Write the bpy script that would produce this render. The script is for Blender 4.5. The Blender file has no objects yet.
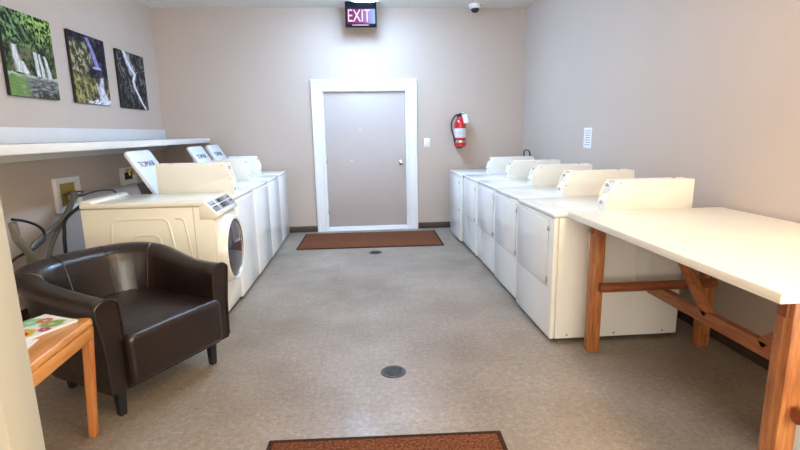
import bpy, bmesh, math, random
from mathutils import Vector, Matrix, noise
random.seed(4)
S = bpy.context.scene
COL = S.collection

# ------------------------------------------------------------------ materials
def new_mat(name):
    m = bpy.data.materials.new(name); m.use_nodes = True
    nt = m.node_tree
    return m, nt, nt.nodes['Principled BSDF']

def ramp(nt, fac, stops):
    r = nt.nodes.new('ShaderNodeValToRGB')
    el = r.color_ramp.elements
    el[0].position, el[0].color = stops[0][0], (*stops[0][1], 1)
    el[1].position, el[1].color = stops[-1][0], (*stops[-1][1], 1)
    for p, c in stops[1:-1]:
        e = el.new(p); e.color = (*c, 1)
    nt.links.new(fac, r.inputs[0])
    return r.outputs[0]

def tex_noise(nt, scale, detail=4, rough=.5, stretch=None, space='Object'):
    tc = nt.nodes.new('ShaderNodeTexCoord')
    src = tc.outputs[space]
    if stretch:
        mp = nt.nodes.new('ShaderNodeMapping'); mp.inputs['Scale'].default_value = stretch
        nt.links.new(src, mp.inputs[0]); src = mp.outputs[0]
    n = nt.nodes.new('ShaderNodeTexNoise')
    n.inputs['Scale'].default_value = scale; n.inputs['Detail'].default_value = detail
    n.inputs['Roughness'].default_value = rough
    nt.links.new(src, n.inputs['Vector'])
    return n.outputs['Fac']

def add_bump(nt, b, fac, strength, dist=.002):
    bp = nt.nodes.new('ShaderNodeBump'); bp.inputs['Strength'].default_value = strength
    bp.inputs['Distance'].default_value = dist
    nt.links.new(fac, bp.inputs['Height']); nt.links.new(bp.outputs[0], b.inputs['Normal'])

def plain(name, col, rough=.5, metal=0, spec=.5, var=.06, scale=6, bump=0, bscale=300, coat=0, emit=None, es=0):
    m, nt, b = new_mat(name)
    f = tex_noise(nt, scale, 3)
    lo = tuple(max(0, c*(1-var)) for c in col); hi = tuple(min(1, c*(1+var)) for c in col)
    nt.links.new(ramp(nt, f, [(.3, lo), (.7, hi)]), b.inputs['Base Color'])
    b.inputs['Roughness'].default_value = rough; b.inputs['Metallic'].default_value = metal
    b.inputs['Specular IOR Level'].default_value = spec
    b.inputs['Coat Weight'].default_value = coat
    if bump: add_bump(nt, b, tex_noise(nt, bscale, 2), bump)
    if emit:
        b.inputs['Emission Color'].default_value = (*emit, 1); b.inputs['Emission Strength'].default_value = es
    return m

def wood(name, dark, mid, light, stretch=(14, 14, 1.2), rough=.4, scale=3):
    m, nt, b = new_mat(name)
    f = tex_noise(nt, scale, 8, .65, stretch)
    nt.links.new(ramp(nt, f, [(.28, dark), (.5, mid), (.72, light)]), b.inputs['Base Color'])
    b.inputs['Roughness'].default_value = rough
    add_bump(nt, b, f, .15)
    return m

def floor_mat():
    m, nt, b = new_mat('speckled_vinyl_tile')
    tc = nt.nodes.new('ShaderNodeTexCoord')
    base = ramp(nt, tex_noise(nt, 1.3, 5), [(.3, (.215, .168, .128)), (.7, (.335, .278, .228))])
    sp = ramp(nt, tex_noise(nt, 32, 10, .92), [(.33, (.30, .26, .22)), (.45, (.85, .83, .80)), (.56, (1.1, 1.1, 1.1)), (.66, (2.4, 2.35, 2.2))])
    mx = nt.nodes.new('ShaderNodeMix'); mx.data_type = 'RGBA'; mx.blend_type = 'MULTIPLY'; mx.inputs[0].default_value = 1
    nt.links.new(base, mx.inputs[6]); nt.links.new(sp, mx.inputs[7])
    br = nt.nodes.new('ShaderNodeTexBrick'); br.offset = 0
    br.inputs['Scale'].default_value = 1; br.inputs['Mortar Size'].default_value = .0016
    br.inputs['Brick Width'].default_value = .305; br.inputs['Row Height'].default_value = .305
    br.inputs['Color1'].default_value = (1, 1, 1, 1); br.inputs['Color2'].default_value = (.955, .955, .95, 1)
    br.inputs['Mortar'].default_value = (.80, .78, .76, 1)
    nt.links.new(tc.outputs['Object'], br.inputs['Vector'])
    m2 = nt.nodes.new('ShaderNodeMix'); m2.data_type = 'RGBA'; m2.blend_type = 'MULTIPLY'; m2.inputs[0].default_value = 1
    nt.links.new(mx.outputs[2], m2.inputs[6]); nt.links.new(br.outputs['Color'], m2.inputs[7])
    nt.links.new(m2.outputs[2], b.inputs['Base Color'])
    nt.links.new(ramp(nt, tex_noise(nt, 4, 4), [(.3, (.34,)*3), (.7, (.5,)*3)]), b.inputs['Roughness'])
    add_bump(nt, b, tex_noise(nt, 90, 3), .12, .001)
    return m

def vcol_mat(name, rough=.4):
    m, nt, b = new_mat(name)
    a = nt.nodes.new('ShaderNodeVertexColor'); a.layer_name = 'paint'
    nt.links.new(a.outputs[0], b.inputs['Base Color']); b.inputs['Roughness'].default_value = rough; b.inputs['Specular IOR Level'].default_value = .2
    return m

def emis(name, col, s):
    m, nt, b = new_mat(name)
    b.inputs['Base Color'].default_value = (.05, .05, .05, 1) if s < 1 else (.8, .8, .8, 1)
    b.inputs['Emission Color'].default_value = (*col, 1); b.inputs['Emission Strength'].default_value = s
    return m

M = dict(
    wall=plain('greige_wall_paint', (.53, .44, .372), .6, var=.02, scale=1.5, bump=.12, bscale=120),
    ceiling=plain('ceiling_paint', (.78, .75, .71), .8, var=.02, scale=2, bump=.1, bscale=90),
    partition=plain('cream_wall_paint', (.42, .395, .325), .6, var=.02, scale=2, bump=.1, bscale=120),
    floor=floor_mat(),
    baseboard=plain('dark_brown_vinyl_base', (.055, .035, .028), .45),
    trim=plain('white_gloss_trim', (.80, .82, .83), .35, var=.02),
    board=plain('pale_grey_board_paint', (.68, .67, .66), .5, var=.02),
    shelf=plain('white_shelf_paint', (.78, .74, .68), .4, var=.02),
    door=plain('greige_door_paint', (.50, .435, .40), .5, var=.03, scale=1.2, bump=.06, bscale=60),
    enamel=plain('white_enamel', (.86, .865, .84), .17, var=.01, coat=.3),
    cream=plain('cream_enamel', (.83, .81, .715), .22, var=.015, coat=.2),
    console=plain('pale_console_plastic', (.74, .78, .84), .3, var=.01),
    boxm=plain('coin_box_steel', (.82, .83, .79), .3, var=.015),
    seam=plain('dark_seam', (.05, .05, .05), .7),
    shade=plain('grey_slot', (.30, .28, .24), .6),
    chrome=plain('brushed_metal', (.62, .62, .62), .25, 1, var=.05),
    black=plain('black_plastic', (.012, .012, .015), .5),
    glass=plain('dark_door_glass', (.035, .03, .035), .06, spec=.8, coat=.6),
    softseam=plain('soft_seam', (.42, .42, .41), .6),
    greyp=plain('grey_control_strip', (.22, .24, .28), .35),
    lcd=plain('dark_display', (.02, .024, .022), .15),
    laminate=plain('cream_laminate', (.82, .775, .67), .38, var=.015, scale=3),
    oak=wood('honey_oak', (.42, .16, .035), (.60, .25, .065), (.70, .33, .10), (10, 1.2, 10), .3),
    oakleg=wood('honey_oak_leg', (.34, .11, .03), (.50, .18, .05), (.60, .25, .08), (14, 14, 1.2), .3),
    pine=wood('stained_pine_post', (.20, .055, .018), (.40, .14, .04), (.58, .27, .09), (12, 12, 1.1), .42, 4),
    pineh=wood('stained_pine_rail', (.17, .05, .018), (.33, .11, .035), (.46, .19, .065), (12, 1.1, 12), .42, 4),
    pinex=wood('dark_pine_crossbar', (.13, .035, .014), (.24, .07, .025), (.33, .12, .04), (1.1, 12, 12), .42, 4),
    red=plain('red_gloss_steel', (.55, .018, .018), .22, coat=.5),
    paper=plain('white_paper', (.82, .82, .86), .7, var=.02),
    ink=plain('grey_ink', (.32, .31, .45), .7),
    darkink=plain('dark_ink', (.035, .04, .07), .5),
    hose=plain('grey_rubber_hose', (.17, .16, .125), .45),
    cord=plain('black_rubber', (.018, .018, .02), .4),
    recess=plain('ochre_recess', (.42, .30, .08), .6),
    matte=plain('matte_black_steel', (.006, .006, .010), .7, spec=.1),
    brass=plain('brass', (.55, .38, .14), .3, 1),
    white=plain('white_plastic', (.80, .80, .80), .35, var=.01),
    dirtyiron=plain('drain_iron', (.055, .045, .035), .5, .4, var=.5, scale=60),
)
def leather():
    m, nt, b = new_mat('dark_brown_leather')
    f = tex_noise(nt, 5, 5)
    nt.links.new(ramp(nt, f, [(.3, (.009, .0045, .0038)), (.7, (.020, .0098, .0082))]), b.inputs['Base Color'])
    b.inputs['Roughness'].default_value = .30; b.inputs['Coat Weight'].default_value = .25; b.inputs['Coat Roughness'].default_value = .25
    a = tex_noise(nt, 9, 6, .6); v = nt.nodes.new('ShaderNodeTexVoronoi'); v.inputs['Scale'].default_value = 160
    tc = nt.nodes.new('ShaderNodeTexCoord'); nt.links.new(tc.outputs['Object'], v.inputs['Vector'])
    md = nt.nodes.new('ShaderNodeMath'); md.operation = 'MULTIPLY_ADD'; md.inputs[1].default_value = .04
    nt.links.new(v.outputs['Distance'], md.inputs[0]); nt.links.new(a, md.inputs[2])
    add_bump(nt, b, md.outputs[0], .35, .015)
    return m
M['leather'] = leather()
def mat_carpet(name, c0, c1, c2):
    m, nt, b = new_mat(name)
    nt.links.new(ramp(nt, tex_noise(nt, 75, 6, .8), [(.36, c0), (.5, c1), (.66, c2)]), b.inputs['Base Color'])
    b.inputs['Roughness'].default_value = .95; b.inputs['Specular IOR Level'].default_value = .1
    add_bump(nt, b, tex_noise(nt, 160, 3), .6, .004)
    return m
M['mat'] = mat_carpet('rust_brown_carpet', (.045, .014, .006), (.15, .050, .022), (.30, .12, .06))
M['matrim'] = mat_carpet('dark_mat_border', (.02, .012, .008), (.045, .022, .014), (.075, .038, .022))

# ------------------------------------------------------------------ mesh helpers
def islands(bm):
    seen = set(); out = []
    for v in bm.verts:
        if v in seen: continue
        st = [v]; seen.add(v); comp = set()
        while st:
            a = st.pop(); comp.add(a.index)
            for e in a.link_edges:
                b = e.other_vert(a)
                if b not in seen: seen.add(b); st.append(b)
        out.append(comp)
    return out

def link(name, bm, mat, parent=None, loc=(0, 0, 0), rot=(0, 0, 0), smooth=35, each=False):
    """each=True: every separate piece becomes an object of its own"""
    if each:
        bm.verts.index_update(); res = []
        for comp in islands(bm):
            c = bm.copy(); c.verts.index_update()
            bmesh.ops.delete(c, geom=[v for v in c.verts if v.index not in comp], context='VERTS')
            res.append(link(name, c, mat, parent, loc, rot, smooth))
        bm.free(); return res
    bmesh.ops.recalc_face_normals(bm, faces=bm.faces)
    me = bpy.data.meshes.new(name); bm.to_mesh(me); bm.free()
    for p in me.polygons: p.use_smooth = True
    me.set_sharp_from_angle(angle=math.radians(smooth))
    me.materials.append(mat)
    o = bpy.data.objects.new(name, me); COL.objects.link(o)
    o.location = loc; o.rotation_euler = rot
    if parent: o.parent = parent
    return o

def tag(o, label=None, cat=None, group=None, kind=None):
    if label: o['label'] = label
    if cat: o['category'] = cat
    if group: o['group'] = group
    if kind: o['kind'] = kind
    return o

def empty(name, loc, rz=0, label=None, cat=None, group=None):
    o = bpy.data.objects.new(name, None); COL.objects.link(o)
    o.location = loc; o.rotation_euler = (0, 0, rz); o.empty_display_size = .1
    return tag(o, label, cat, group)

def copy_tree(o, parent=None):
    c = o.copy(); COL.objects.link(c)
    if parent: c.parent = parent
    for ch in list(o.children): copy_tree(ch, c)
    return c

def box(bm, x0, x1, y0, y1, z0, z1, bev=.004, seg=2):
    t = bmesh.new()
    vs = [t.verts.new((x, y, z)) for x in (x0, x1) for y in (y0, y1) for z in (z0, z1)]
    for f in ((0, 1, 3, 2), (4, 6, 7, 5), (0, 4, 5, 1), (2, 3, 7, 6), (0, 2, 6, 4), (1, 5, 7, 3)):
        t.faces.new([vs[i] for i in f])
    if bev:
        bev = min(bev, .45*min(abs(x1-x0), abs(y1-y0), abs(z1-z0)))
        bmesh.ops.bevel(t, geom=list(t.edges), offset=bev, segments=seg, profile=.5, affect='EDGES')
    merge(bm, t)

def merge(bm, t, mtx=None):
    if mtx is not None: bmesh.ops.transform(t, matrix=mtx, verts=t.verts)
    me = bpy.data.meshes.new('tmp'); t.to_mesh(me); t.free(); bm.from_mesh(me); bpy.data.meshes.remove(me)

def prism(bm, prof, a, b, axis='y', bev=0, seg=2):
    """prof: 2D outline; extruded along the axis from a to b. axis y: (x,z); axis x: (y,z); axis z: (x,y)"""
    t = bmesh.new()
    def P(p, k):
        return {'y': (p[0], k, p[1]), 'x': (k, p[0], p[1]), 'z': (p[0], p[1], k)}[axis]
    A = [t.verts.new(P(p, a)) for p in prof]; B = [t.verts.new(P(p, b)) for p in prof]
    n = len(prof)
    t.faces.new(A); t.faces.new(B[::-1])
    for i in range(n): t.faces.new((A[i], B[i], B[(i+1) % n], A[(i+1) % n]))
    if bev: bmesh.ops.bevel(t, geom=list(t.edges), offset=bev, segments=seg, profile=.5, affect='EDGES')
    merge(bm, t)

def rrect(x0, x1, y0, y1, r, n=5):
    out = []
    for cx, cy, a0 in ((x1-r, y1-r, 0), (x0+r, y1-r, 90), (x0+r, y0+r, 180), (x1-r, y0+r, 270)):
        for i in range(n+1):
            a = math.radians(a0+90*i/n); out.append((cx+r*math.cos(a), cy+r*math.sin(a)))
    return out

def lathe(bm, prof, n=32, mtx=None):
    """prof: list of (r, z) about z"""
    t = bmesh.new(); rings = []
    for r, z in prof:
        if r < 1e-6: rings.append([t.verts.new((0, 0, z))])
        else: rings.append([t.verts.new((r*math.cos(2*math.pi*i/n), r*math.sin(2*math.pi*i/n), z)) for i in range(n)])
    for A, B in zip(rings, rings[1:]):
        for i in range(n):
            j = (i+1) % n
            if len(A) == 1 and len(B) == 1: continue
            if len(A) == 1: t.faces.new((A[0], B[i], B[j]))
            elif len(B) == 1: t.faces.new((A[i], A[j], B[0]))
            else: t.faces.new((A[i], A[j], B[j], B[i]))
    merge(bm, t, mtx)

def catmull(pts, n=8):
    P = [Vector(p) for p in pts]; P = [P[0]*2-P[1]] + P + [P[-1]*2-P[-2]]
    out = []
    for i in range(1, len(P)-2):
        for k in range(n):
            t = k/n
            out.append(.5*((2*P[i]) + (-P[i-1]+P[i+1])*t + (2*P[i-1]-5*P[i]+4*P[i+1]-P[i+2])*t*t + (-P[i-1]+3*P[i]-3*P[i+1]+P[i+2])*t**3))
    out.append(P[-2]); return out

def tube(bm, pts, r, n=10, smooth=8, flat=None):
    """sweep a circle; flat=(axis vector, factor) squashes it"""
    P = catmull(pts, smooth) if smooth else [Vector(p) for p in pts]
    t = bmesh.new(); rings = []; up = None
    for i, p in enumerate(P):
        d = (P[min(i+1, len(P)-1)]-P[max(i-1, 0)]).normalized()
        if up is None: up = d.orthogonal().normalized()
        up = (up - d*up.dot(d)).normalized(); s = d.cross(up)
        rr = r(i/(len(P)-1)) if callable(r) else r
        ring = []
        for k in range(n):
            a = 2*math.pi*k/n; o = (up*math.cos(a)+s*math.sin(a))*rr
            if flat: ax = Vector(flat[0]); o -= ax*o.dot(ax)*(1-flat[1])
            ring.append(t.verts.new(p+o))
        rings.append(ring)
    for A, B in zip(rings, rings[1:]):
        for k in range(n): t.faces.new((A[k], A[(k+1) % n], B[(k+1) % n], B[k]))
    t.faces.new(rings[0][::-1]); t.faces.new(rings[-1])
    merge(bm, t)

def bar(bm, p, q, w, h, up=(0, 0, 1), bev=.004):
    """rectangular beam from p to q"""
    p, q = Vector(p), Vector(q); d = (q-p); L = d.length; d.normalize()
    u = Vector(up); u = (u-d*u.dot(d)).normalized(); s = d.cross(u)
    t = bmesh.new(); box(t, -w/2, w/2, 0, L, -h/2, h/2, bev)
    m = Matrix((( s.x, d.x, u.x, p.x), (s.y, d.y, u.y, p.y), (s.z, d.z, u.z, p.z), (0, 0, 0, 1)))
    merge(bm, t, m)

def textmesh(s, size, depth=.0006):
    cu = bpy.data.curves.new('t', 'FONT'); cu.body = s; cu.size = size; cu.extrude = depth
    cu.align_x = 'CENTER'; cu.align_y = 'CENTER'; cu.resolution_u = 3
    o = bpy.data.objects.new('t', cu); COL.objects.link(o)
    dg = bpy.context.evaluated_depsgraph_get(); dg.update()
    me = bpy.data.meshes.new_from_object(o.evaluated_get(dg))
    bpy.data.objects.remove(o); bpy.data.curves.remove(cu)
    bm = bmesh.new(); bm.from_mesh(me); bpy.data.meshes.remove(me)
    return bm

def ring(bm, x0, x1, y0, y1, b, z0, z1, axis='z', bev=.003, bb=None):
    """rectangular frame, outer x0..x1 * y0..y1, border b (bb: border in the second direction)"""
    bb = b if bb is None else bb
    t = bmesh.new()
    O = [(x0, y0), (x1, y0), (x1, y1), (x0, y1)]; I = [(x0+b, y0+bb), (x1-b, y0+bb), (x1-b, y1-bb), (x0+b, y1-bb)]
    def P(p, k): return {'y': (p[0], k, p[1]), 'x': (k, p[0], p[1]), 'z': (p[0], p[1], k)}[axis]
    L = [[t.verts.new(P(p, k)) for p in Q] for Q, k in ((O, z0), (I, z0), (I, z1), (O, z1))]
    for a, c in ((0, 1), (1, 2), (2, 3), (3, 0)):
        for i in range(4): t.faces.new((L[a][i], L[a][(i+1) % 4], L[c][(i+1) % 4], L[c][i]))
    bmesh.ops.bevel(t, geom=list(t.edges), offset=bev, segments=2, profile=.5, affect='EDGES')
    merge(bm, t)

def struct(name, bm, mat, parent=None, **k):
    o = link(name, bm, mat, parent, **k)
    o['kind'] = 'structure'
    return o

def bx(*a, **k):
    bm = bmesh.new(); box(bm, *a, **k); return bm

# ------------------------------------------------------------------ room shell
XL, XR, YB, YF, ZC = -2.75, 2.36, 7.0, -2.6, 3.11
struct('floor', bx(XL-.1, XR+.1, YF-.1, YB+.1, -.1, 0, bev=0), M['floor'])
struct('ceiling', bx(XL-.1, XR+.1, YF-.1, YB+.1, ZC, ZC+.1, bev=0), M['ceiling'])
struct('wall_left', bx(XL-.1, XL, YF-.1, YB+.1, 0, ZC, bev=0), M['wall'])
struct('wall_right', bx(XR, XR+.1, YF-.1, YB+.1, 0, ZC, bev=0), M['wall'])
struct('wall_rear', bx(XL, XR, YF-.1, YF, 0, ZC, bev=0), M['wall'])
bm = bmesh.new()   # back wall with the door opening
DX0, DX1, DZ = -.545, .645, 2.015
prism(bm, [(XL, 0), (DX0, 0), (DX0, DZ), (DX1, DZ), (DX1, 0), (XR, 0), (XR, ZC), (XL, ZC)], YB, YB+.1, 'y')
struct('wall_back', bm, M['wall'])
struct('wall_front', bx(-1.45, -.935, 1.18, 1.30, 0, ZC, bev=.003), M['partition'])

# door casing, door slab
bm = bmesh.new(); cw = .15
# one moulded profile swept up, across and down, mitred at the corners: (offset from the opening, projection)
mould = [(-.004, .0), (-.004, .022), (.018, .024), (.026, .018), (.11, .020), (.118, .030), (.145, .032), (.15, .026), (.15, .0)]
cols = []
for (bx0, bz, sx, sz) in ((DX0, 0, -1, 0), (DX0, DZ, -1, 1), (DX1, DZ, 1, 1), (DX1, 0, 1, 0)):
    cols.append([bm.verts.new((bx0+sx*o, YB-p, bz+sz*o)) for o, p in mould])
for A, B in zip(cols, cols[1:]):
    for k in range(len(mould)): bm.faces.new((A[k], A[(k+1) % len(mould)], B[(k+1) % len(mould)], B[k]))
bm.faces.new(cols[0]); bm.faces.new(cols[-1][::-1])
struct('trim_3', (lambda b: (prism(b, [(DX0-.004, 0), (DX0+.016, 0), (DX0+.016, DZ-.016), (DX1-.016, DZ-.016), (DX1-.016, 0), (DX1+.004, 0), (DX1+.004, DZ+.004), (DX0-.004, DZ+.004)], YB, YB+.09, 'y'), b)[-1])(bmesh.new()), M['trim'])
struct('trim_1', bm, M['trim'])
bm = bx(DX0+.02, DX1-.02, YB+.025, YB+.07, .045, DZ-.022, bev=.003)
door = struct('door_1', bm, M['door'])
bm = bmesh.new()
rotx = Matrix.Translation((.555, YB+.025, .99)) @ Matrix.Rotation(math.radians(90), 4, 'X')
lathe(bm, [(0, 0), (.036, 0), (.036, .006), (.026, .012), (.012, .016), (.012, .035), (.026, .042), (.031, .055), (.028, .068), (.015, .076), (0, .078)], 24, rotx)
link('door_knob', bm, M['chrome'], door)
link('door_sweep', bx(DX0+.02, DX1-.02, YB+.012, YB+.03, .012, .06), M['trim'], door)
bm = bmesh.new()
for z in (.25, 1.0, 1.8): box(bm, DX0+.012, DX0+.026, YB+.008, YB+.026, z, z+.10, .002)
link('hinge', bm, M['chrome'], door, each=True)
bm = bmesh.new()
for x, z in ((-.03, 1.47), (-.16, 1.03)): box(bm, x-.012, x+.012, YB+.021, YB+.026, z-.006, z+.006, .001)
link('paint_chip', bm, M['white'], door, each=True)
struct('trim_2', bx(DX0-.01, DX1+.01, YB-.03, YB+.1, 0, .018, bev=.004), M['trim'])   # threshold

# baseboards
struct('baseboard_back', bx(XL, DX0-cw-.002, YB-.012, YB, 0, .09), M['baseboard'])
struct('baseboard_back', bx(DX1+cw+.002, XR, YB-.012, YB, 0, .09), M['baseboard'])
struct('baseboard_right', bx(XR-.012, XR, YF, YB-.012, 0, .09), M['baseboard'])
struct('baseboard_left', bx(XL, XL+.012, 1.30, YB-.012, 0, .09), M['baseboard'])

# ------------------------------------------------------------------ wall shelf
sh = empty('wall_shelf', (-2.44, 5.0, 1.33), 0, 'long white wall shelf running along the left wall above the machines', 'shelf')
link('shelf_board', bx(-.31, .31, -3.69, 1.995, 0, .063, bev=.006), M['shelf'], sh)
link('backsplash_board', bx(-.309, -.285, -3.69, 1.995, .064, .19, bev=.003), M['board'], sh)
link('support_cleat', bx(-.309, -.28, -3.69, 1.995, -.08, -.001, bev=.003), M['shelf'], sh)

# ------------------------------------------------------------------ pictures
def paint_plane(w, h, nx, ny, fn):
    """front face grid in local y (width) / z (height), facing +x, painted per corner"""
    bm = bmesh.new(); V = [[bm.verts.new((0, w*(i/nx-.5), h*(j/ny-.5))) for i in range(nx+1)] for j in range(ny+1)]
    cl = bm.loops.layers.float_color.new('paint')
    for j in range(ny):
        for i in range(nx):
            f = bm.faces.new((V[j][i], V[j][i+1], V[j+1][i+1], V[j+1][i]))
            c = fn((i+.5)/nx, (j+.5)/ny)
            for l in f.loops: l[cl] = (*c, 1)
    return bm
def nz(u, v, s, seed, o=4):
    return noise.fractal(Vector((u*s, v*s, seed)), .8, 2.1, o)*.5+.5
def mixc(a, b, t):
    t = max(0, min(1, t)); return tuple(a[k]+(b[k]-a[k])*t for k in range(3))
def sst(a, b, x):
    t = max(0, min(1, (x-a)/(b-a))); return t*t*(3-2*t)
def ridged(u, v, s, seed):
    a = 1-abs(noise.noise(Vector((u*s, v*s, seed)))*2); b = 1-abs(noise.noise(Vector((u*s*2.3, v*s*2.3, seed+3)))*2)
    return max(0, min(1, .6*a+.4*b-.15))
def rocks(u, v, s, seed, dark, lit):
    w = noise.noise(Vector((u*5, v*5, seed+9)))*.12
    big = nz(u+w, v-w, s*.55, seed, 2); mid = nz(u-w, v+w, s*1.5, seed+5, 3); fine = nz(u, v, s*5, seed+7, 2)
    t = sst(.46, .66, big*.45+mid*.55)
    return mixc(dark, lit, t*(.25+1.3*fine)+.12*fine)
def fall(c, u, v, path, w, col, k=1.0, seed=40, frag=.35):
    """white water following path [(v, u), ...] from top to bottom"""
    for (va, ua), (vb, ub) in zip(path, path[1:]):
        if vb <= v <= va:
            t = (va-v)/(va-vb); x = ua+(ub-ua)*t + .012*noise.noise(Vector((v*14, seed, 0)))
            ww = w[0]+(w[1]-w[0])*(path[0][0]-v)/(path[0][0]-path[-1][0])
            e = sst(ww, ww*.25, abs(u-x))
            st = nz(u*11, v*1.3, 9, seed, 3)
            return mixc(c, col, k*e*max(0, min(1, 1-frag+frag*3.2*(st-.42))))
    return c
def pic_green(u, v):
    n = nz(u, v, 22, 1); n2 = nz(u, v, 6, 2)
    c = mixc((.004, .010, .004), (.18, .30, .10), sst(.42, .62, n)*(.15+1.2*sst(.4, .6, n2)))
    c = mixc(c, (.42, .66, .14), sst(.55, .95, v)*sst(.35, .75, u+n2*.3-.1)*sst(.44, .58, n)*.75)
    if v > .55:   # fern fronds sweeping down from the left
        a = math.sin((u*1.1+v*.9)*34+noise.noise(Vector((u*6, v*6, 3)))*4)
        c = mixc(c, (.22, .36, .20), .55*sst(.45, .9, a)*sst(.75, .35, u)*sst(.55, .7, v))
    k = sst(.70, .54, v+.12*(n2-.5)+.05*(n-.5))
    c = mixc(c, rocks(u, v, 9, 50, (.006, .006, .005), (.17, .16, .10)), k*.95)
    c = mixc(c, (.10, .20, .03), k*.5*sst(.5, .65, nz(u, v, 11, 61)))
    for path, w in (([(.56, .58), (.24, .61)], (.05, .06)), ([(.55, .66), (.24, .72)], (.03, .055)), ([(.53, .77), (.24, .86)], (.04, .07)),
                    ([(.60, .18), (.45, .20), (.28, .27)], (.06, .14)), ([(.42, .30), (.27, .38)], (.04, .07))):
        c = fall(c, u, v, path, w, (.82, .84, .86), .95, 40+path[0][1]*10)
    if v < .27+.01*math.sin(u*20):
        w = nz(u*.7, v*4, 14, 5)
        c = mixc((.05, .05, .045), (.34, .34, .32), (w-.3)*1.7)
        c = mixc(c, (.15, .27, .06), .85*sst(.42, .25, u+(w-.5)*.3))
        c = mixc(c, (.62, .64, .62), .7*sst(.21, .27, v)*sst(.35, .5, nz(u, v*3, 9, 8)))
        c = mixc(c, (.03, .025, .02), sst(.14, .05, v)*sst(.35, .55, u)*sst(.4, .6, nz(u, v, 13, 70))*.9)
    return c
def pic_gorge(u, v):
    n2 = nz(u, v, 5, 12)
    c = rocks(u, v, 8, 11, (.004, .004, .010), (.07, .06, .08))
    moss = sst(.62, .34, u+(n2-.5)*.35)*sst(1.0, .85, v+.1*n2)
    c = mixc(c, rocks(u, v, 10, 13, (.015, .012, .006), (.50, .46, .26)), moss*.95)
    lo = sst(.48, .30, v+(n2-.5)*.12)
    c = mixc(c, rocks(u, v, 11, 17, (.010, .008, .005), (.42, .34, .14)), lo*.9)
    c = mixc(c, (.30, .36, .06), moss*lo*.5*sst(.5, .62, nz(u, v, 12, 19)))
    c = fall(c, u, v, [(.97, .48), (.80, .60), (.55, .72)], (.07, .085), (.36, .34, .80), 1.0, 21, .4)
    c = mixc(c, (.55, .54, .85), .8*sst(.022, .006, abs(v-.545))*sst(.14, .10, abs(u-.69)))
    c = fall(c, u, v, [(.42, .82), (.28, .76), (.18, .78), (.0, .84)], (.05, .21), (.84, .86, 1.0), 1.0, 23, .5)
    c = fall(c, u, v, [(.32, .62), (.20, .66), (.08, .72)], (.02, .06), (.62, .64, .85), .9, 25, .6)
    c = mixc(c, (.82, .84, .95), sst(.075, .03, v+.02*math.sin(u*18))*sst(.22, .45, u)*sst(.35, .55, nz(u, v*2, 14, 27)))
    return c
def pic_cliff(u, v):
    c = rocks(u*1.4, v, 8, 21, (.006, .006, .007), (.17, .155, .15))
    c = mixc(c, (.01, .01, .012), .6*sst(.5, .1, v)*sst(.6, .2, u))
    c = fall(c, u, v, [(.98, .34), (.80, .40), (.60, .54)], (.17, .13), (.55, .57, .64), .8, 77, 1.0)
    p = [(1.0, .24), (.85, .34), (.70, .46), (.62, .58), (.50, .50), (.38, .54), (.24, .66), (.12, .76), (0, .90)]
    c = fall(c, u, v, p, (.075, .055), (.86, .88, .95), 1.0, 23, .25)
    for q, w in (([(.98, .30), (.80, .30), (.62, .42)], (.03, .03)), ([(.97, .36), (.80, .46), (.64, .60)], (.04, .05)), ([(.92, .22), (.74, .34), (.60, .44)], (.02, .03)), ([(.80, .52), (.70, .66)], (.03, .02)), ([(.68, .68), (.62, .58)], (.03, .03))):
        c = fall(c, u, v, q, w, (.72, .75, .84), .85, 30+q[0][1]*9, .7)
    return c
pm = vcol_mat('canvas_print', .7)
for fn, (y0, z0), (w, h), lab, nm in (
    (pic_green, (4.385, 2.10), (.62, .67), 'unframed square canvas of a green forest waterfall over a pool, nearest the camera', 'p'),
    (pic_gorge, (5.275, 2.10), (.64, .67), 'unframed canvas of a violet blue waterfall above mossy rocks, middle of the three', 'p'),
    (pic_cliff, (6.19, 2.085), (.68, .65), 'unframed canvas of a white waterfall down a dark grey cliff, nearest the far corner', 'p')):
    t = empty('wall_picture', (XL, y0, z0-h/2), 0, lab, 'picture', 'waterfall canvases on the left wall')
    link('canvas_frame', bx(.001, .030, -w/2, w/2, 0, h, bev=.003), M['black'], t)
    o = link('canvas_print', paint_plane(w-.004, h-.004, 120, 120, fn), pm, t, loc=(.0312, 0, h/2))

# ------------------------------------------------------------------ exit sign, ceiling light, camera, wall fittings
def exit_face():
    m, nt, b = new_mat('lit_exit_painted_reflection')
    tc = nt.nodes.new('ShaderNodeTexCoord'); sx = nt.nodes.new('ShaderNodeSeparateXYZ')
    nt.links.new(tc.outputs['Generated'], sx.inputs[0])
    c = ramp(nt, sx.outputs[0], [(0, (.22, .005, .04)), (.55, (.45, .05, .26)), (.80, (.55, .50, 1.0)), (1, (.55, .95, 1.6))])  # light blue right end is a reflection painted into the sign's glow
    nt.links.new(c, b.inputs['Emission Color']); b.inputs['Emission Strength'].default_value = .30
    b.inputs['Specular IOR Level'].default_value = .1; b.inputs['Base Color'].default_value = (.01, .005, .01, 1); b.inputs['Roughness'].default_value = .4
    return m
ex = empty('exit_sign', (.037, 6.72, ZC), 0, 'black ceiling mounted exit sign with glowing pink red letters', 'sign')
link('sign_housing', bx(-.205, .205, -.045, .045, -.305, 0, bev=.006), M['matte'], ex)
link('sign_face', bx(-.185, .185, -.050, -.044, -.275, -.095, bev=.002), exit_face(), ex)
link('mounting_canopy', bx(-.10, .10, -.06, .06, -.02, 0, bev=.004), M['matte'], ex)
t = textmesh('EXIT', .185, .002)
bmesh.ops.transform(t, matrix=Matrix.Translation((-.028, -.053, -.185)) @ Matrix.Rotation(math.radians(90), 4, 'X') @ Matrix.Diagonal((.80, 1.18, 1, 1)), verts=t.verts)
link('exit_lettering', t, emis('pink_white_glow', (1.0, .42, .66), .42), ex)
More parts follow.
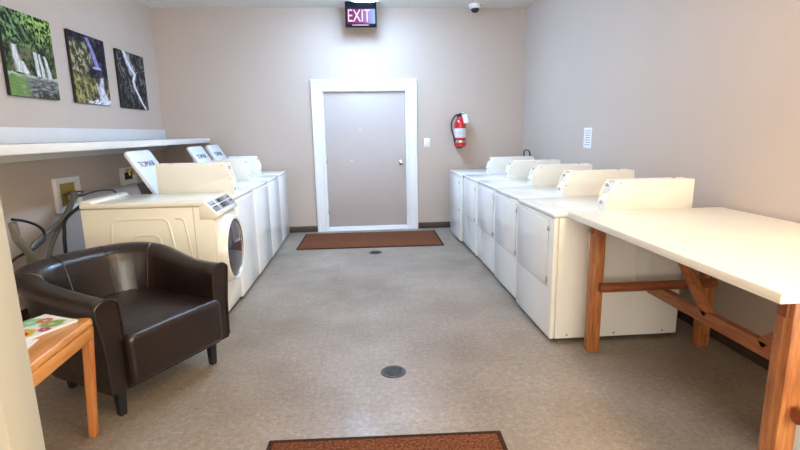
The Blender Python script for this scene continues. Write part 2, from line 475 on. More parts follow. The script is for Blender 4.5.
link('downlight_strip', bx(-.12, .10, -.048, -.042, -.300, -.287, bev=.001), emis('amber_strip', (.9, .3, .3), .25), ex)

cool = emis('cool_fluorescent_diffuser', (.40, .64, 1.0), 30.0)
warm = emis('warm_fluorescent_diffuser', (1.0, .72, .40), 14.0)
def ceiling_light(x, y0, y1, mat, label, w=.36):
    L = y1-y0
    t = empty('ceiling_light', (x, (y0+y1)/2, ZC), 0, label, 'ceiling light')
    link('light_housing', bx(-w/2+.03, w/2-.03, -L/2+.01, L/2-.01, -.03, 0, bev=.004), M['white'], t)
    prof = [(-w/2, -.03), (w/2, -.03), (w/2, -.055), (w/2-.03, -.085), (w/2-.09, -.10), (-w/2+.09, -.10), (-w/2+.03, -.085), (-w/2, -.055)]
    bm = bmesh.new(); prism(bm, prof, -L/2, L/2, 'y')
    link('light_diffuser', bm, mat, t)
ceiling_light(.085, 5.05, 6.33, cool, 'cool white fluorescent ceiling light in front of the exit sign')
ceiling_light(.085, 2.95, 4.2, emis('neutral_diffuser', (.66, .82, 1.0), 8.0), 'neutral white fluorescent ceiling light over the middle of the floor')
ceiling_light(1.45, .3, 1.55, warm, 'warm white fluorescent ceiling light over the folding table end')
ceiling_light(-.3, -1.5, -.25, emis('warm_diffuser_rear', (1.0, .82, .60), 6.0), 'warm white fluorescent ceiling light behind the doorway')

t = empty('security_camera', (1.59, 6.83, ZC), 0, 'small white dome security camera on the ceiling near the back wall', 'camera')
bm = bmesh.new(); lathe(bm, [(0, 0), (.085, 0), (.088, -.012), (.082, -.045), (.062, -.055), (0, -.055)], 28)
link('camera_housing', bm, M['white'], t)
bm = bmesh.new(); lathe(bm, [(.056, -.05), (.055, -.065), (.046, -.088), (.028, -.102), (0, -.107)], 24)
link('camera_dome', bm, M['black'], t)

t = empty('light_switch', (.94, YB, 1.205), 0, 'ivory light switch plate between the door and fire extinguisher', 'switch')
link('switch_plate', bx(-.045, .045, -.008, 0, 0, .13, bev=.003), M['cream'], t)
link('switch_toggle', bx(-.008, .008, -.022, -.007, .055, .078, bev=.003), M['cream'], t)

t = empty('wall_notice', (XR, 4.92, 1.225), 0, 'white printed notice taped on the right wall above the dryers', 'notice')
link('paper_sheet', bx(-.003, 0, -.085, .085, 0, .21, bev=.0005), M['paper'], t)
bm = bmesh.new()
random.seed(7)
for r in range(7):
    z = .175-r*.024; x0 = -.06
    while x0 < .05:
        w = random.uniform(.012, .035); box(bm, -.0042, -.003, x0, min(x0+w, .062), z, z+.010, 0); x0 += w+.008
link('printed_lines', bm, M['ink'], t)

# fire extinguisher
fe = empty('fire_extinguisher', (1.405, YB-.105, 1.20), 0, 'red fire extinguisher hung on the back wall right of the door', 'fire extinguisher')
bm = bmesh.new()
lathe(bm, [(0, .01), (.06, 0), (.078, .008), (.084, .03), (.084, .33), (.078, .365), (.058, .395), (.03, .41), (.026, .43), (0, .43)], 32)
link('cylinder_body', bm, M['red'], fe)
bm = bmesh.new()
lathe(bm, [(.0852, .135), (.0856, .136), (.0856, .26), (.0852, .262)], 32)
dl = [f for f in bm.faces if f.calc_center_median().y > .02]
bmesh.ops.delete(bm, geom=dl, context='FACES')
link('instruction_label', bm, M['paper'], fe)
bm = bmesh.new()
random.seed(3)
for r in range(6):
    z = .15+r*.018
    for k in range(6):
        a = math.radians(-150+k*20+random.uniform(-3, 3)); cx, cy = .0862*math.cos(a), .0862*math.sin(a)
        tt = bmesh.new(); box(tt, -.010, .010, -.0006, .0006, 0, .007, 0)
        merge(bm, tt, Matrix.Translation((cx, cy, z)) @ Matrix.Rotation(a+math.pi/2, 4, 'Z'))
link('label_print', bm, M['ink'], fe)
bm = bmesh.new(); lathe(bm, [(.086, .065), (.0875, .066), (.0875, .095), (.086, .096)], 32)
link('bracket_strap', bm, M['chrome'], fe)
bm = bmesh.new(); box(bm, -.03, .03, .085, .104, -.02, .46); box(bm, -.05, .05, .06, .104, -.02, -.008)
link('wall_bracket', bm, M['black'], fe)
bm = bmesh.new(); lathe(bm, [(.022, .43), (.022, .46), (.016, .475), (0, .476)], 20); box(bm, -.02, .02, -.02, .02, .445, .475)
link('valve', bm, M['black'], fe)
bm = bmesh.new()
bar(bm, (-.02, 0, .468), (.115, -.035, .50), .018, .006); bar(bm, (-.01, 0, .455), (.10, -.035, .448), .016, .006)
link('squeeze_handle', bm, M['chrome'], fe)
bm = bmesh.new(); tt = bmesh.new(); box(tt, -.034, .034, -.001, .001, -.12, 0, 0)
merge(bm, tt, Matrix.Translation((.045, -.088, .455)) @ Matrix.Rotation(math.radians(-12), 4, 'Y'))
link('inspection_tag', bm, M['paper'], fe)
bm = bmesh.new(); tube(bm, [(-.015, -.01, .455), (-.07, -.02, .445), (-.125, -.03, .36), (-.13, -.03, .26), (-.10, -.03, .16), (-.085, -.03, .11)], .0115)
tube(bm, [(-.085, -.03, .115), (-.08, -.03, .06)], .017, smooth=0)
link('discharge_hose', bm, M['cord'], fe)

# window-shaped glowing panel added behind the camera as warm frontal fill
wn = struct('added_fill_panel_1', (lambda b: (ring(b, -2.45, 2.15, .55, 2.65, .07, YF-.01, YF+.04, 'y'), box(b, -.18, -.12, YF-.005, YF+.03, .80, 2.5, .003), b)[-1])(bmesh.new()), M['trim'])
link('fill_glow_pane', bx(-2.39, 2.09, YF+.002, YF+.010, .61, 2.59, bev=0), emis('added_rear_fill_glow', (1.0, .92, .80), 1.3), wn)
wn = struct('added_fill_panel_2', (lambda b: (ring(b, -2.3, .25, .55, 2.45, .07, XR-.04, XR+.01, 'x'), box(b, XR-.03, XR+.005, -1.055, -.995, .6, 2.4, .003), b)[-1])(bmesh.new()), M['trim'])
link('fill_glow_pane', bx(XR-.010, XR-.002, -2.24, .19, .61, 2.39, bev=0), emis('added_side_fill_glow', (1.0, .955, .80), 4.6), wn)  # second added glow panel, unseen, brightens the left wall under the shelf

# ------------------------------------------------------------------ floor drains and mats
def drain(x, y, r, label):
    t = empty('floor_drain', (x, y, 0), 0, label, 'drain')
    bm = bmesh.new(); lathe(bm, [(r*.80, 0), (r*.80, .004), (r, .004), (r*1.04, 0)], 36)
    link('drain_rim', bm, M['dirtyiron'], t)
    bm = bmesh.new(); lathe(bm, [(0, .0035), (r*.2, .0035), (r*.2, .001)], 20)
    for rr in (.38, .60, .80):
        lathe(bm, [(r*rr-.006, .001), (r*rr-.005, .0035), (r*rr+.003, .0035), (r*rr+.004, .001)], 36)
    for k in range(8):
        a = k*math.pi/4; bar(bm, (r*.15*math.cos(a), r*.15*math.sin(a), .002), (r*.85*math.cos(a), r*.85*math.sin(a), .002), .008, .003, bev=0)
    link('drain_grate', bm, M['dirtyiron'], t)
    bm = bmesh.new(); lathe(bm, [(0, .0008), (r*.82, .0008)], 30)
    link('drain_well', bm, M['black'], t)
drain(.142, 2.665, .074, 'round iron floor drain in the middle of the floor, nearer the camera')
drain(.115, 5.62, .075, 'round iron floor drain just in front of the door mat')

def floor_mat_obj(cx, cy, w, d, rz, label):
    t = empty('floor_mat', (cx, cy, 0), rz, label, 'mat')
    b = .024; bm = bmesh.new()
    ring(bm, -w/2, w/2, -d/2, d/2, b, 0, .010, 'z')
    link('mat_border', bm, M['matrim'], t)
    link('mat_pile', bx(-w/2+b, w/2-b, -d/2+b, d/2-b, 0, .013, bev=.003), M['mat'], t)
floor_mat_obj(.072, 6.335, 1.87, .93, math.radians(-1.2), 'rust brown floor mat lying in front of the door')
floor_mat_obj(.05, 1.58, 1.10, .92, math.radians(-2.0), 'rust brown floor mat at the near edge, cut by the frame')

# ------------------------------------------------------------------ machines
def coin_box(parent, y0, w, prof, front_lo, name='coin_box', mat=None):
    """two side plates with a recessed body and stepped front. prof in (x,z), plate outline; front toward -x"""
    mat = mat or M['boxm']
    bm = bmesh.new()
    prism(bm, prof, y0, y0+.010, 'y', .0025); prism(bm, prof, y0+w-.010, y0+w, 'y', .0025)
    cb = link(name, bm, mat, parent)
    (xb, zb), (xf, zf), (xm, zm), (xt, zt), (xr, zr) = prof[0], prof[1], prof[2], prof[3], prof[4]
    sg = 1 if xr > xb else -1
    dz = .022*sg
    inner = [(xb+.004*sg-front_lo*sg, zb), (xb+.004*sg-front_lo*sg, zb+(zm-zb)*.62), (xm+dz, zm-.012), (xm+dz, zm), (xt+dz, zt-.012), (xt+dz*.3, zt-.002), (xr-.004*sg, zr-.002), (xr-.004*sg, zb)]
    bm = bmesh.new(); prism(bm, inner, y0+.010, y0+w-.010, 'y')
    link('box_cover', bm, mat, cb)
    bm = bmesh.new()
    bar(bm, (xm+dz*.6, y0+w/2, zm+(zt-zm)*.45), (xm+dz*.9, y0+w/2, zm+(zt-zm)*.7), .05, .004)
    link('coin_slot', bm, M['chrome'], cb); bm = bmesh.new()
    lathe(bm, [(0, 0), (.012, 0), (.012, .01), (0, .01)], 14, Matrix.Translation((xb+.004*sg-front_lo*sg, y0+w/2, zb+.05)) @ Matrix.Rotation(math.radians(-90*sg), 4, 'Y'))
    link('coin_lock', bm, M['chrome'], cb)
    bm = bmesh.new()
    for dx in (.10, .115): 
        lathe(bm, [(0, .0), (.006, .0), (.006, .006), (0, .006)], 10, Matrix.Translation((xr-dx*sg, y0+w/2, zr)))
    for px, pz in ((xt+.03*sg, zt-.02), (xb+.012*sg, zm-.03)):
        lathe(bm, [(0, 0), (.005, 0), (.005, .003), (0, .003)], 10, Matrix.Translation((px, y0, pz)) @ Matrix.Rotation(math.radians(90), 4, 'X'))
    link('lock_stud', bm, M['chrome'], cb, each=True)
    return cb

def make_dryer():
    W, Dp, H = .732, .90, .892
    t = empty('clothes_dryer', (0, 0, 0))
    bm = bx(.036, Dp, .002, W-.002, .025, H-.03, bev=.006)
    cab = link('cabinet', bm, M['enamel'], t)
    bm = bmesh.new()
    for x in (.30, .57): box(bm, x, x+.012, -.001, .004, .06, H-.06, .0015); 
    link('side_crease', bm, M['enamel'], cab, each=True)
    bm = bmesh.new()
    for x in (.12, .45, .80): lathe(bm, [(0, 0), (.007, 0), (.006, .003), (0, .004)], 12, Matrix.Translation((x, .002, .05)) @ Matrix.Rotation(math.radians(90), 4, 'X'))
    link('screw', bm, M['shade'], cab, each=True)
    bm = bmesh.new(); prism(bm, [(0, .025), (0, H-.032), (.034, H-.032), (.034, .025)], 0, W, 'y', .009, 3)
    link('front_frame', bm, M['enamel'], t)
    link('toe_kick', bx(.05, Dp-.02, .03, W-.03, 0, .03, bev=0), M['seam'], t)
    link('door_seam', bx(-.0012, .002, .089, W-.016, .383, .838, bev=.001), M['softseam'], t)
    dr = link('dryer_door', bx(-.007, .001, .094, W-.018, .388, .836, bev=.003), M['enamel'], t)
    bm = bmesh.new()
    for z in (.42, .775): box(bm, -.010, -.001, .072, .092, z-.012, z+.026, .002)
    link('hinge', bm, M['chrome'], dr, each=True)
    link('top_panel', bx(-.006, Dp+.004, -.003, W+.003, H-.03, H, bev=.010, seg=3), M['enamel'], t)
    coin_box(t, .03, .125, [(.368, H+.001), (.368, H+.100), (.371, H+.118), (.415, H+.198), (.950, H+.198), (.950, H+.001)], .016)
    return t
G = 'white coin dryers in a row along the right wall'
proto = make_dryer()
labs = ['white coin dryer at the near end of the right row, butting the table',
        'white coin dryer second from the folding table in the right row',
        'white coin dryer in the middle of the five along the right wall',
        'white coin dryer second from the back wall in the right row',
        'white coin dryer farthest back in the right row, nearest the extinguisher']
for i, (x, y) in enumerate(((1.222, 2.945), (1.245, 3.69), (1.258, 4.44), (1.25, 5.185), (1.222, 5.93))):
    o = proto if i == 0 else copy_tree(proto)
    o.location = (x, y, 0); tag(o, labs[i], 'dryer', G)

# left machines A-D : front faces +x, local x runs 0 (front) to -depth
def make_washer(backpanel=True, box_x=None, ztop=.92, wid=.68, console_x=-.70):
    Dp, W, H = .95, wid, ztop
    t = empty('washing_machine', (0, 0, 0))
    link('cabinet', bx(-Dp, -.036, .002, W-.002, .03, H-.03, bev=.006), M['enamel'], t)
    bm = bmesh.new(); prism(bm, [(0, .03), (0, H-.032), (-.034, H-.032), (-.034, .03)], 0, W, 'y', .009, 3)
    link('front_frame', bm, M['enamel'], t)
    link('toe_kick', bx(-Dp+.02, -.03, .03, W-.03, 0, .035, bev=0), M['seam'], t)
    link('front_panel', bx(-.002, .006, .015, W-.015, .06, H-.055, bev=.004), M['enamel'], t)
    link('top_panel', bx(-Dp-.004, .006, -.002, W+.002, H-.03, H, bev=.010, seg=3), M['enamel'], t)
    if backpanel:
        # leaning console: a slab with rounded top corners, bottom at x=-.70, top at x=-.93
        bm = bmesh.new(); L = .44; y0, y1 = .17, W-.02
        pr = [(y0, 0), (y1, 0)] + [(y1, L-.03), (y1-.01, L-.012), (y1-.03, L)] + [(y0+.03, L), (y0+.01, L-.012), (y0, L-.03)]
        prism(bm, pr, -.03, 0, 'x', .004)
        cp = link('control_console', bm, M['console'], t, loc=(console_x, 0, H+.004), rot=(0, math.radians(-31), 0))
        tx = textmesh('TOMAR', .078, .0012)
        bmesh.ops.transform(tx, matrix=Matrix.Translation((.0015, (y0+y1)/2-.01, L*.68)) @ Matrix.Rotation(math.radians(90), 4, 'Z') @ Matrix.Rotation(math.radians(90), 4, 'X') @ Matrix.Diagonal((1.15, 1.0, 1, 1)), verts=tx.verts)
        link('console_lettering', tx, M['darkink'], cp)
        bm = bmesh.new()
        for yy in (.30, .36, .42): box(bm, 0, .0015, y0+yy-.1, y0+yy-.06, L*.28, L*.28+.012, 0)
        link('console_marks', bm, M['ink'], cp, each=True)
        bm = bmesh.new()
        prism(bm, [(-.76, H), (-.84, H), (-.88, H+.10), (-.82, H+.12)], .20, W-.05, 'y')
        link('console_bracket', bm, M['seam'], t)
    if box_x is not None:
        z = H+.001; f = box_x
        hh, ln = (.275, .615) if box_x > -.1 else (.235, .38)
        coin_box(t, .03, .12, [(f, z), (f-.0, z+hh*.52), (f-.015, z+hh*.63), (f-.045, z+hh), (f-ln, z+hh), (f-ln, z)], .0)
    return t
G = 'white machines behind the front loader in the left row'
for y, wd, bp, bxx, xf, lab in (
    (4.095, .66, True, -.02, -1.085, 'white washing machine directly behind the round-door washer, with leaning console and coin box'),
    (4.765, .685, False, None, -1.078, 'plain white machine without a coin box in the left row'),
    (5.47, .675, True, -.215, -1.078, 'white washing machine second from the back wall in the left row'),
    (6.16, .68, True, -.225, -1.085, 'white washing machine at the back wall end of the left row')):
    o = make_washer(bp, bxx, .925, wd, -.70 if y < 5 else -.67); o.location = (xf, y, 0); tag(o, lab, 'washing machine', G)

# front loader (local: front face x=0, body to -x; near side y=0)
fl = empty('front_load_washer', (-1.10, 3.53, 0), math.radians(-.4), 'cream front loading washer with a dark round door behind the armchair', 'washing machine')
W, Dp, H = .555, .93, .960
def ridge(bm, pts, r=.010): tube(bm, pts, r, 8, 0, ((0, 1, 0), .55))
bm = bx(-Dp, -.012, 0, W, .04, H-.04, bev=.008)
cab = link('cabinet', bm, M['cream'], fl)
bm = bmesh.new()
def rounded(pts, k=5, r=.05):
    out = [Vector(pts[0])]
    for a, b, c in zip(pts, pts[1:], pts[2:]):
        a, b, c = Vector(a), Vector(b), Vector(c); p = b+(a-b).normalized()*r; q = b+(c-b).normalized()*r
        for i in range(k+1):
            t = i/k; out.append((1-t)**2*p+2*t*(1-t)*b+t*t*q)
    out.append(Vector(pts[-1])); return out
ridge(bm, rounded([(-.80, -.001, .15), (-.72, -.001, .84), (-.33, -.001, .84), (-.23, -.001, .15)]))
ridge(bm, rounded([(-.275, -.001, .84), (-.215, -.001, .84), (-.13, -.001, .15)], r=.03), .008)
ridge(bm, rounded([(-.62, -.001, .15), (-.58, -.001, .72), (-.40, -.001, .72), (-.33, -.001, .15)]))
link('pressed_ridge', bm, M['cream'], cab, each=True)
link('side_seam', bx(-.145, -.142, -.0012, .002, .05, H-.045, bev=0), M['shade'], cab)
bm = bmesh.new(); box(bm, -Dp-.003, -.055, -.006, W+.006, H-.038, H, .014, 3)
link('top_panel', bm, M['cream'], fl)
bm = bmesh.new(); prism(bm, [(-Dp-.002, H-.01), (-Dp+.10, H-.01), (-Dp+.07, H+.018), (-Dp+.01, H+.022)], .0, W, 'y', .006)
link('rear_lip', bm, M['cream'], fl)
# sloped control fascia
bm = bmesh.new(); prism(bm, [(-.10, H-.002), (-.058, H-.006), (.022, H-.095), (.026, H-.118), (0, H-.135), (-.10, H-.135)], -.003, W+.003, 'y', .004)
fa = link('control_fascia', bm, M['cream'], fl)
sl = math.atan2(.089, .080)
def on_slope(bm2, name, mat, parent):
    return link(name, bm2, mat, parent, loc=(-.058, 0, H-.005), rot=(0, sl, 0))
st = on_slope(bx(.012, .108, .03, W-.02, -.001, .004, bev=.0015), 'control_strip', M['greyp'], fa)
on = bx(.020, .100, .215, .375, .003, .006, bev=.001); link('display', on, M['lcd'], st)
bm = bmesh.new()
for yy in (.065, .09, .115): box(bm, .04, .075, yy, yy+.017, .003, .0055, .001)
box(bm, .030, .042, .46, .52, .003, .0055, .001)
for yy in (.45, .49): box(bm, .06, .085, yy, yy+.024, .003, .0055, .001)
link('control_button', bm, M['darkink'], st, each=True)
bm = bx(.012, .108, .150, .165, .003, .0052, bev=.001); link('key_label', bm, M['white'], st)
# front plate with door
bm = bmesh.new(); prism(bm, [(-.02, .05), (0, .05), (.006, .20), (.006, H-.16), (-.0, H-.14), (-.02, H-.14)], .004, W-.004, 'y', .003)
link('front_plate', bm, M['cream'], fl)
def dx(cx, cy, cz): return Matrix.Translation((cx, cy, cz)) @ Matrix.Rotation(math.radians(90), 4, 'Y')
bm = bmesh.new(); lathe(bm, [(.226, .05), (.236, .062), (.248, .058), (.262, .030), (.272, .002), (.274, -.004)], 56, dx(.006, .279, .545))
dr = link('round_door', bm, M['cream'], fl)
bm = bmesh.new(); lathe(bm, [(0, .078), (.09, .075), (.16, .065), (.21, .052), (.228, .046), (.228, .030)], 48, dx(.006, .279, .545))
link('door_glass', bm, M['glass'], dr)
bm = bmesh.new(); lathe(bm, [(.224, .051), (.228, .057), (.232, .057), (.235, .050)], 48, dx(.006, .279, .545)); link('glass_ring', bm, M['chrome'], dr)
bm = bx(.006, .036, .018, .034, .50, .60, bev=.005); link('door_handle', bm, M['cream'], dr)
link('toe_kick', bx(-Dp+.02, -.03, .02, W-.02, 0, .05, bev=0), M['seam'], fl)
link('badge', bx(.005, .009, .03, .038, .50, .54, bev=.001), M['shade'], fl)

# ------------------------------------------------------------------ laundry boxes, hoses
def laundry_box(y, z, w, h, label, x=XL):
    t = empty('laundry_valve_box', (x, y, z), 0, label, 'valve box')
    bm = bmesh.new(); b = .052
    ring(bm, -w/2, w/2, 0, h, b, 0, .035, 'x')
    link('box_frame', bm, M['white'], t)
    link('box_recess', bx(0.001, .006, -w/2+b, w/2-b, b, h-b, bev=0), M['recess'] if y < 5 else M['seam'], t)
    bm = bmesh.new()
    for yy in (-.05, .05):
        tube(bm, [(.006, yy, b+.10), (.05, yy, b+.10), (.06, yy, b+.05)], .012)
        bar(bm, (.045, yy-.025, b+.12), (.045, yy+.025, b+.12), .012, .012)
    link('valve', bm, M['brass'], t)
    return t
laundry_box(4.62, .765, .37, .31, 'white framed laundry valve box with ochre recess on the left wall near the hoses')
laundry_box(5.80, .89, .34, .19, 'white framed laundry valve box with dark recess beside the leaning console')
t = empty('outlet_box', (-2.30, YB, 1.0), 0, 'small white outlet box with dark center in the far left corner', 'outlet')
link('outlet_plate', bx(-.09, .09, -.02, 0, 0, .13), M['white'], t); link('outlet_socket', bx(-.05, .06, -.024, -.018, .03, .10), M['seam'], t)

def hose(name, pts, r, mat, label, cat='hose', group=None):
    bm = bmesh.new(); tube(bm, pts, r, 10, 10); o = link(name, bm, M[mat]); tag(o, label, cat, group); return o
HG = 'grey hoses hanging from the valve box'
hose('supply_hose', [(-2.69, 4.58, .93), (-2.60, 4.46, .93), (-2.52, 4.28, .87), (-2.52, 4.126, .758), (-2.52, 3.88, .68), (-2.51, 3.69, .61), (-2.48, 3.60, .45), (-2.48, 3.55, .15)], .021, 'hose', 'grey supply hose sweeping from the valve box down to the left behind the armchair', group=HG)
hose('supply_hose', [(-2.68, 4.66, .90), (-2.62, 4.52, .90), (-2.58, 4.36, .82), (-2.58, 4.18, .69), (-2.58, 4.03, .55), (-2.58, 3.95, .36), (-2.58, 3.92, .03)], .019, 'hose', 'grey supply hose hanging steeply between the valve box and the armchair back', group=HG)
hose('drain_hose', [(-2.43, 4.60, .80), (-2.45, 4.40, .86), (-2.45, 4.20, .825), (-2.45, 4.05, .765), (-2.44, 4.00, .67), (-2.44, 3.98, .55), (-2.44, 3.95, .03)], .014, 'cord', 'dark drain hose bending out from behind the cream washer and dropping down', group=None)
hose('drain_hose', [(-2.42, 3.425, .862), (-2.42, 3.435, .80), (-2.42, 3.45, .735), (-2.41, 3.53, .606), (-2.40, 3.62, .40), (-2.38, 3.68, .03)], .027, 'hose', 'thick grey hose rising at the left edge beside the cream wall end', group=HG)
hose('power_cord', [(-2.42, 3.43, .885), (-2.42, 3.55, .850), (-2.42, 3.66, .80), (-2.42, 3.725, .74), (-2.42, 3.715, .68), (-2.42, 3.60, .64), (-2.45, 3.42, .60), (-2.48, 3.34, .50)], .010, 'cord', 'black cord looping in the air left of the washer', 'cord')
hose('power_cord', [(-2.70, 4.70, .93), (-2.50, 4.45, .96), (-2.30, 4.03, .965), (-2.22, 4.10, .990), (-2.16, 4.16, .995), (-2.10, 4.20, .97), (-2.08, 4.2, .80)], .007, 'cord', 'thin black cord curving from the valve box onto the back of the cream washer', 'cord')
hose('vent_cord', [(2.24, 6.30, 1.04), (2.22, 6.28, 1.13), (2.24, 6.42, 1.155), (2.24, 6.55, 1.13), (2.26, 6.6, 1.00)], .009, 'cord', 'dark cord loop behind the farthest dryer coin box', 'cord')

# ------------------------------------------------------------------ folding table (work table with timber trestles)
TX0, TX1, TY0, TY1, TZ = 1.30, 2.335, 1.335, 2.925, .905
ft = empty('folding_table', ((TX0+TX1)/2, (TY0+TY1)/2, 0), 0, 'long cream laminate table on stained timber trestle legs against the right wall', 'table')
cx, cy = (TX0+TX1)/2, (TY0+TY1)/2
def loc(p): return (p[0]-cx, p[1]-cy, p[2])
bm = bmesh.new(); box(bm, TX0-cx, TX1-cx, TY0-cy, TY1-cy, TZ-.038, TZ, .004)
link('tabletop', bm, M['laminate'], ft)
for x, y in ((1.45, 2.81), (2.20, 2.81), (1.45, 1.43), (2.20, 1.43)):
    bm = bmesh.new(); box(bm, x-.036-cx, x+.036-cx, y-.036-cy, y+.036-cy, 0, TZ-.039, .006)
    link('leg', bm, M['pine'], ft)
for y in (2.81, 1.43):
    bm = bmesh.new(); tube(bm, [loc((1.452, y-.06, .445)), loc((2.21, y-.06, .445))], .030, 14, 0, ((0, 1, 0), .9)); link('crossbar', bm, M['pinex'], ft)
bm = bmesh.new(); bar(bm, loc((1.86, 1.36, .395)), loc((1.86, 2.87, .395)), .045, .072); link('stretcher', bm, M['pineh'], ft)
bm = bmesh.new(); bar(bm, loc((1.86, 2.33, .41)), loc((1.86, 2.80, .86)), .045, .05); link('brace', bm, M['pineh'], ft)
bm = bmesh.new(); bar(bm, loc((1.86, 1.97, .41)), loc((1.86, 1.50, .86)), .045, .05); link('brace', bm, M['pineh'], ft)
bm = bmesh.new()
for y in (2.81, 1.43): bar(bm, loc((1.40, y, TZ-.039-.04)), loc((2.28, y, TZ-.039-.04)), .04, .08)
link('top_bearer', bm, M['pinex'], ft, each=True)

# waste basket under the near end of the table
wb = empty('waste_basket', (1.86, 1.68, 0), 0, 'white waste basket under the near end of the table, cut by the frame', 'waste basket')
bm = bmesh.new(); lathe(bm, [(0, .004), (.10, 0), (.105, .01), (.128, .30), (.136, .305), (.136, .315), (.124, .315), (.10, .02), (0, .018)], 32)
link('basket_shell', bm, M['white'], wb)

# ------------------------------------------------------------------ tub armchair
ch = empty('tub_armchair', (-1.385, 2.775, 0), math.radians(-120), 'dark brown leather tub armchair in front of the cream washer', 'armchair')
def shell_path(n=16):
    P = []; hw = .355; yf = .35; yb = -.08; R = .30
    for i in range(8): P.append((hw, yf+(yb-yf)*i/8))
    for i in range(n*2+1):
        a = math.pi*i/(n*2)
        ca, sa = math.cos(a), math.sin(a)
        e = .82
        P.append((hw*math.copysign(abs(ca)**e, ca), yb-R*abs(sa)**e))
    for i in range(1, 9): P.append((-hw, yb+(yf-yb)*i/8))
    return P
P = shell_path(); bm = bmesh.new(); rings = []; seamring = []
n = len(P)
for i, (x, y) in enumerate(P):
    a = Vector(P[max(i-1, 0)]); b = Vector(P[min(i+1, n-1)]); d = (b-a).normalized(); nrm = Vector((-d.y, d.x)) * 1
    # outward direction
    c = Vector((0, -.0)); v = Vector((x, y))-c
    if nrm.dot(v) < 0: nrm = -nrm
    t = i/(n-1); s = math.sin(math.pi*t)
    back = sst(.15, .95, s)
    h = .655+.085*back
    wi = .052+.012*back; wo = .058
    lean = .02+.085*back
    z0 = .165
    prof = []
    def st(off, z): 
        k = (z-z0)/(h-z0); return (off+lean*k*k-.02, z)
    prof += [st(-wi, z0), st(-wi, z0+.12), st(-wi, z0+.25), st(-wi-.004, h-.12), st(-wi-.006, h-.06)]
    for k in range(1, 8):
        aa = math.pi*(1-k/8); prof.append(st(.004+math.cos(aa)*(wi+.012), h-.055+math.sin(aa)*.055))
    prof += [st(wo+.008, h-.07), st(wo, h-.13), st(wo-.004, z0+.25), st(wo-.006, z0+.12), st(wo-.006, z0)]
    rings.append([bm.verts.new((x+nrm.x*o, y+nrm.y*o, z)) for o, z in prof])
    seamring.append([(x+nrm.x*o, y+nrm.y*o, z) for o, z in prof[1:9]])
for A, B in zip(rings, rings[1:]):
    m = len(A)
    for k in range(m): bm.faces.new((A[k], A[(k+1) % m], B[(k+1) % m], B[k]))
for R_, fl_ in ((rings[0], 1), (rings[-1], -1)):
    f = bm.faces.new(R_ if fl_ > 0 else R_[::-1])
    r = bmesh.ops.inset_individual(bm, faces=[f], thickness=.008, depth=.006)
sheller = link('chair_shell', bm, M['leather'], ch, smooth=50)
# piping round the arm fronts
bm = bmesh.new()
for ring, yy in ((P[0], 0), (P[-1], 0)):
    sx = 1 if ring[0] > 0 else -1
    h, wi, wo, lean, z0 = .655, .052, .058, .02, .165
    pts = []
    def st2(off, z):
        k = (z-z0)/(h-z0); return (sx*(abs(ring[0])+off+lean*k*k-.02), .353, z)
    pts += [st2(-wi, z0+.02), st2(-wi, .35), st2(-wi-.004, h-.12)]
    for k in range(1, 8):
        aa = math.pi*(1-k/8); pts.append(st2(.004+math.cos(aa)*(wi+.012), h-.055+math.sin(aa)*.055))
    pts += [st2(wo+.006, h-.08), st2(wo-.004, .4), st2(wo-.006, z0+.02)]
    tube(bm, pts, .006, 8, 4)
link('arm_piping', bm, M['leather'], sheller, each=True)
# seat: base rail and cushion
bm = bmesh.new()
def cushion(bm, x0, x1, y0, y1, z0, z1, r, crown=.02, ny=10, nx=12, rear_round=.22):
    t = bmesh.new(); box(t, x0, x1, y0, y1, z0, z1, r, 4)
    bmesh.ops.subdivide_edges(t, edges=[e for e in t.edges if e.calc_length() > .15], cuts=7, use_grid_fill=True)
    for v in t.verts:
        fx = 1-((v.co.x-(x0+x1)/2)/((x1-x0)/2))**2; fy = 1-((v.co.y-(y0+y1)/2)/((y1-y0)/2))**2
        if v.co.z > (z0+z1)/2: v.co.z += crown*max(0, fx)*max(0, fy)
        k = (y0+rear_round-v.co.y)/rear_round
        if k > 0: v.co.x = (x0+x1)/2+(v.co.x-(x0+x1)/2)*(1-.38*k*k)
    merge(bm, t)
cushion(bm, -.306, .306, -.32, .405, .185, .455, .036, .02)
link('seat_cushion', bm, M['leather'], ch, smooth=60)
bm = bmesh.new(); cushion(bm, -.302, .302, -.28, .37, .165, .26, .012, 0)
link('seat_base', bm, M['leather'], ch, smooth=60)
# seams on the inside of the back
bm = bmesh.new()
for i in (13, 27, n-28, n-14):
    tube(bm, [v_ for v_ in seamring[i]], .0035, 6, 3)
link('back_seam', bm, M['leather'], sheller, each=True)
for x, y in ((.305, .275), (-.305, .275), (.24, -.26), (-.24, -.26)):
    bm = bmesh.new(); lathe(bm, [(0, 0), (.021, 0), (.024, .01), (.033, .166), (0, .166)], 4, Matrix.Translation((x, y, 0)) @ Matrix.Rotation(math.radians(45), 4, 'Z'))
    link('leg', bm, M['black'], ch)

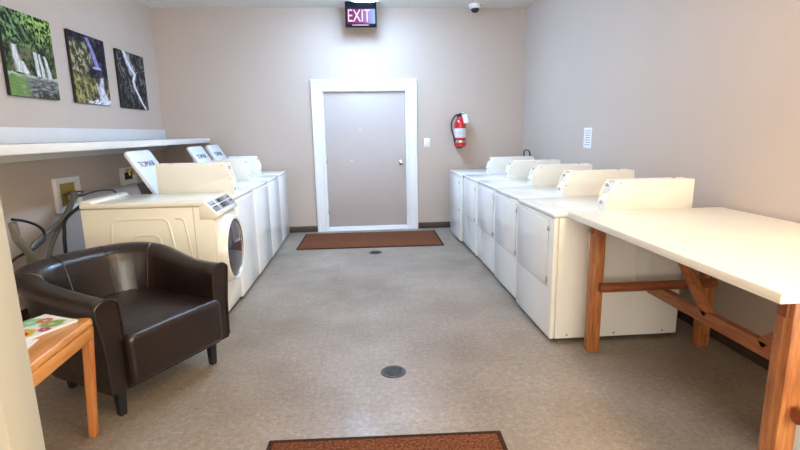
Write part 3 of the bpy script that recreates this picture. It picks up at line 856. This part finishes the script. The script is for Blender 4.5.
# ------------------------------------------------------------------ side table with magazines
et = empty('side_table', (-1.575, 1.925, 0), math.radians(3), 'honey oak side table beside the armchair with magazines on top', 'side table')
bm = bmesh.new(); a = .30
prism(bm, rrect(-a, a, -a, a, .03, 6), .557, .595, 'z'); 
bmesh.ops.bevel(bm, geom=[e for e in bm.edges if abs(e.verts[0].co.z-e.verts[1].co.z) < 1e-5], offset=.012, segments=3, profile=.5, affect='EDGES')
link('tabletop', bm, M['oak'], et)
bm = bmesh.new()
for s in (-1, 1):
    box(bm, -a+.03, a-.03, s*(a-.016)-.011, s*(a-.016)+.011, .497, .556, .004); box(bm, s*(a-.016)-.011, s*(a-.016)+.011, -a+.03, a-.03, .497, .556, .004)
link('apron', bm, M['oak'], et)
for sx in (-1, 1):
    for sy in (-1, 1):
        bm = bmesh.new(); t = bmesh.new(); box(t, -.022, .022, -.022, .022, 0, .556, .009, 3)
        for v in t.verts:
            k = 1-v.co.z/.556; v.co.x = v.co.x*(1-.2*k)-sx*.035*k; v.co.y = v.co.y*(1-.2*k)-sy*.015*k
        merge(bm, t, Matrix.Translation((sx*(a-.026), sy*(a-.026), 0)))
        link('leg', bm, M['oakleg'], et)

def cover(u, v):
    c = (.80, .80, .74)
    for cu, cv, r, col in ((.35, .72, .22, (.85, .70, .25)), (.30, .75, .12, (.75, .12, .06)), (.80, .35, .20, (.55, .80, .62)), (.72, .60, .12, (.10, .45, .50)), (.3, .25, .18, (.55, .65, .35)), (.62, .2, .12, (.80, .45, .30)), (.15, .45, .1, (.7, .3, .45))):
        d = math.hypot(u-cu, (v-cv)*1.2)+.06*(nz(u, v, 9, 31)-.5)
        c = mixc(c, tuple(x*x*.9 for x in col), sst(r*1.35, r*1.0, d))
        c = mixc(c, (.85, .85, .82), sst(r*.35, r*.2, d)*.5)
    return c
def magazine(x, y, z, rz, w, h, th, label, painted=True):
    t = empty('magazine', (x, y, z), rz, label, 'magazine', 'magazines on the side table')
    bm = bmesh.new()
    box(bm, -w/2, w/2, -h/2, h/2, 0, th, .0012)
    link('pages', bm, M['paper'], t)
    if painted:
        o = link('cover', paint_plane(w, h, 50, 60, cover), vcol_mat('glossy_cover', .25), t, loc=(0, 0, th+.0006), rot=(0, -math.pi/2, 0))
        o.rotation_euler = (0, math.radians(-90), math.radians(90))
magazine(-1.49, 2.10, .596, math.radians(-25), .22, .28, .010, 'glossy magazine with a colourful cover on the corner of the side table')
magazine(-1.44, 1.88, .596, math.radians(10), .15, .20, .004, 'plain white leaflet on the side table near the cream wall', False)

# ------------------------------------------------------------------ world, camera
w = bpy.data.worlds.new('World'); S.world = w; w.use_nodes = True
w.node_tree.nodes['Background'].inputs[0].default_value = (.75, .78, .85, 1); w.node_tree.nodes['Background'].inputs[1].default_value = .3
cam = bpy.data.cameras.new('camera'); co = bpy.data.objects.new('camera', cam); COL.objects.link(co)
cam.sensor_width = 36; cam.lens = 477/800*36; cam.clip_start = .05
X = Vector((0.9967850187392042, 0.03287394643662864, -0.07306798247362667))
Y = Vector((-0.07798469867820183, 0.18880505995775182, -0.9789131913026915))
Z = Vector((-0.01838513500506884, 0.9814641883329374, 0.190761720035268))
co.matrix_world = Matrix(((X[0], X[1], X[2], 0), (Y[0], Y[1], Y[2], 0), (Z[0], Z[1], Z[2], 1.4245), (0, 0, 0, 1)))
S.camera = co
S.view_settings.view_transform = 'Standard'; S.view_settings.look = 'None'
S.view_settings.exposure = 1.17
S.cycles.max_bounces = 8; S.cycles.diffuse_bounces = 5
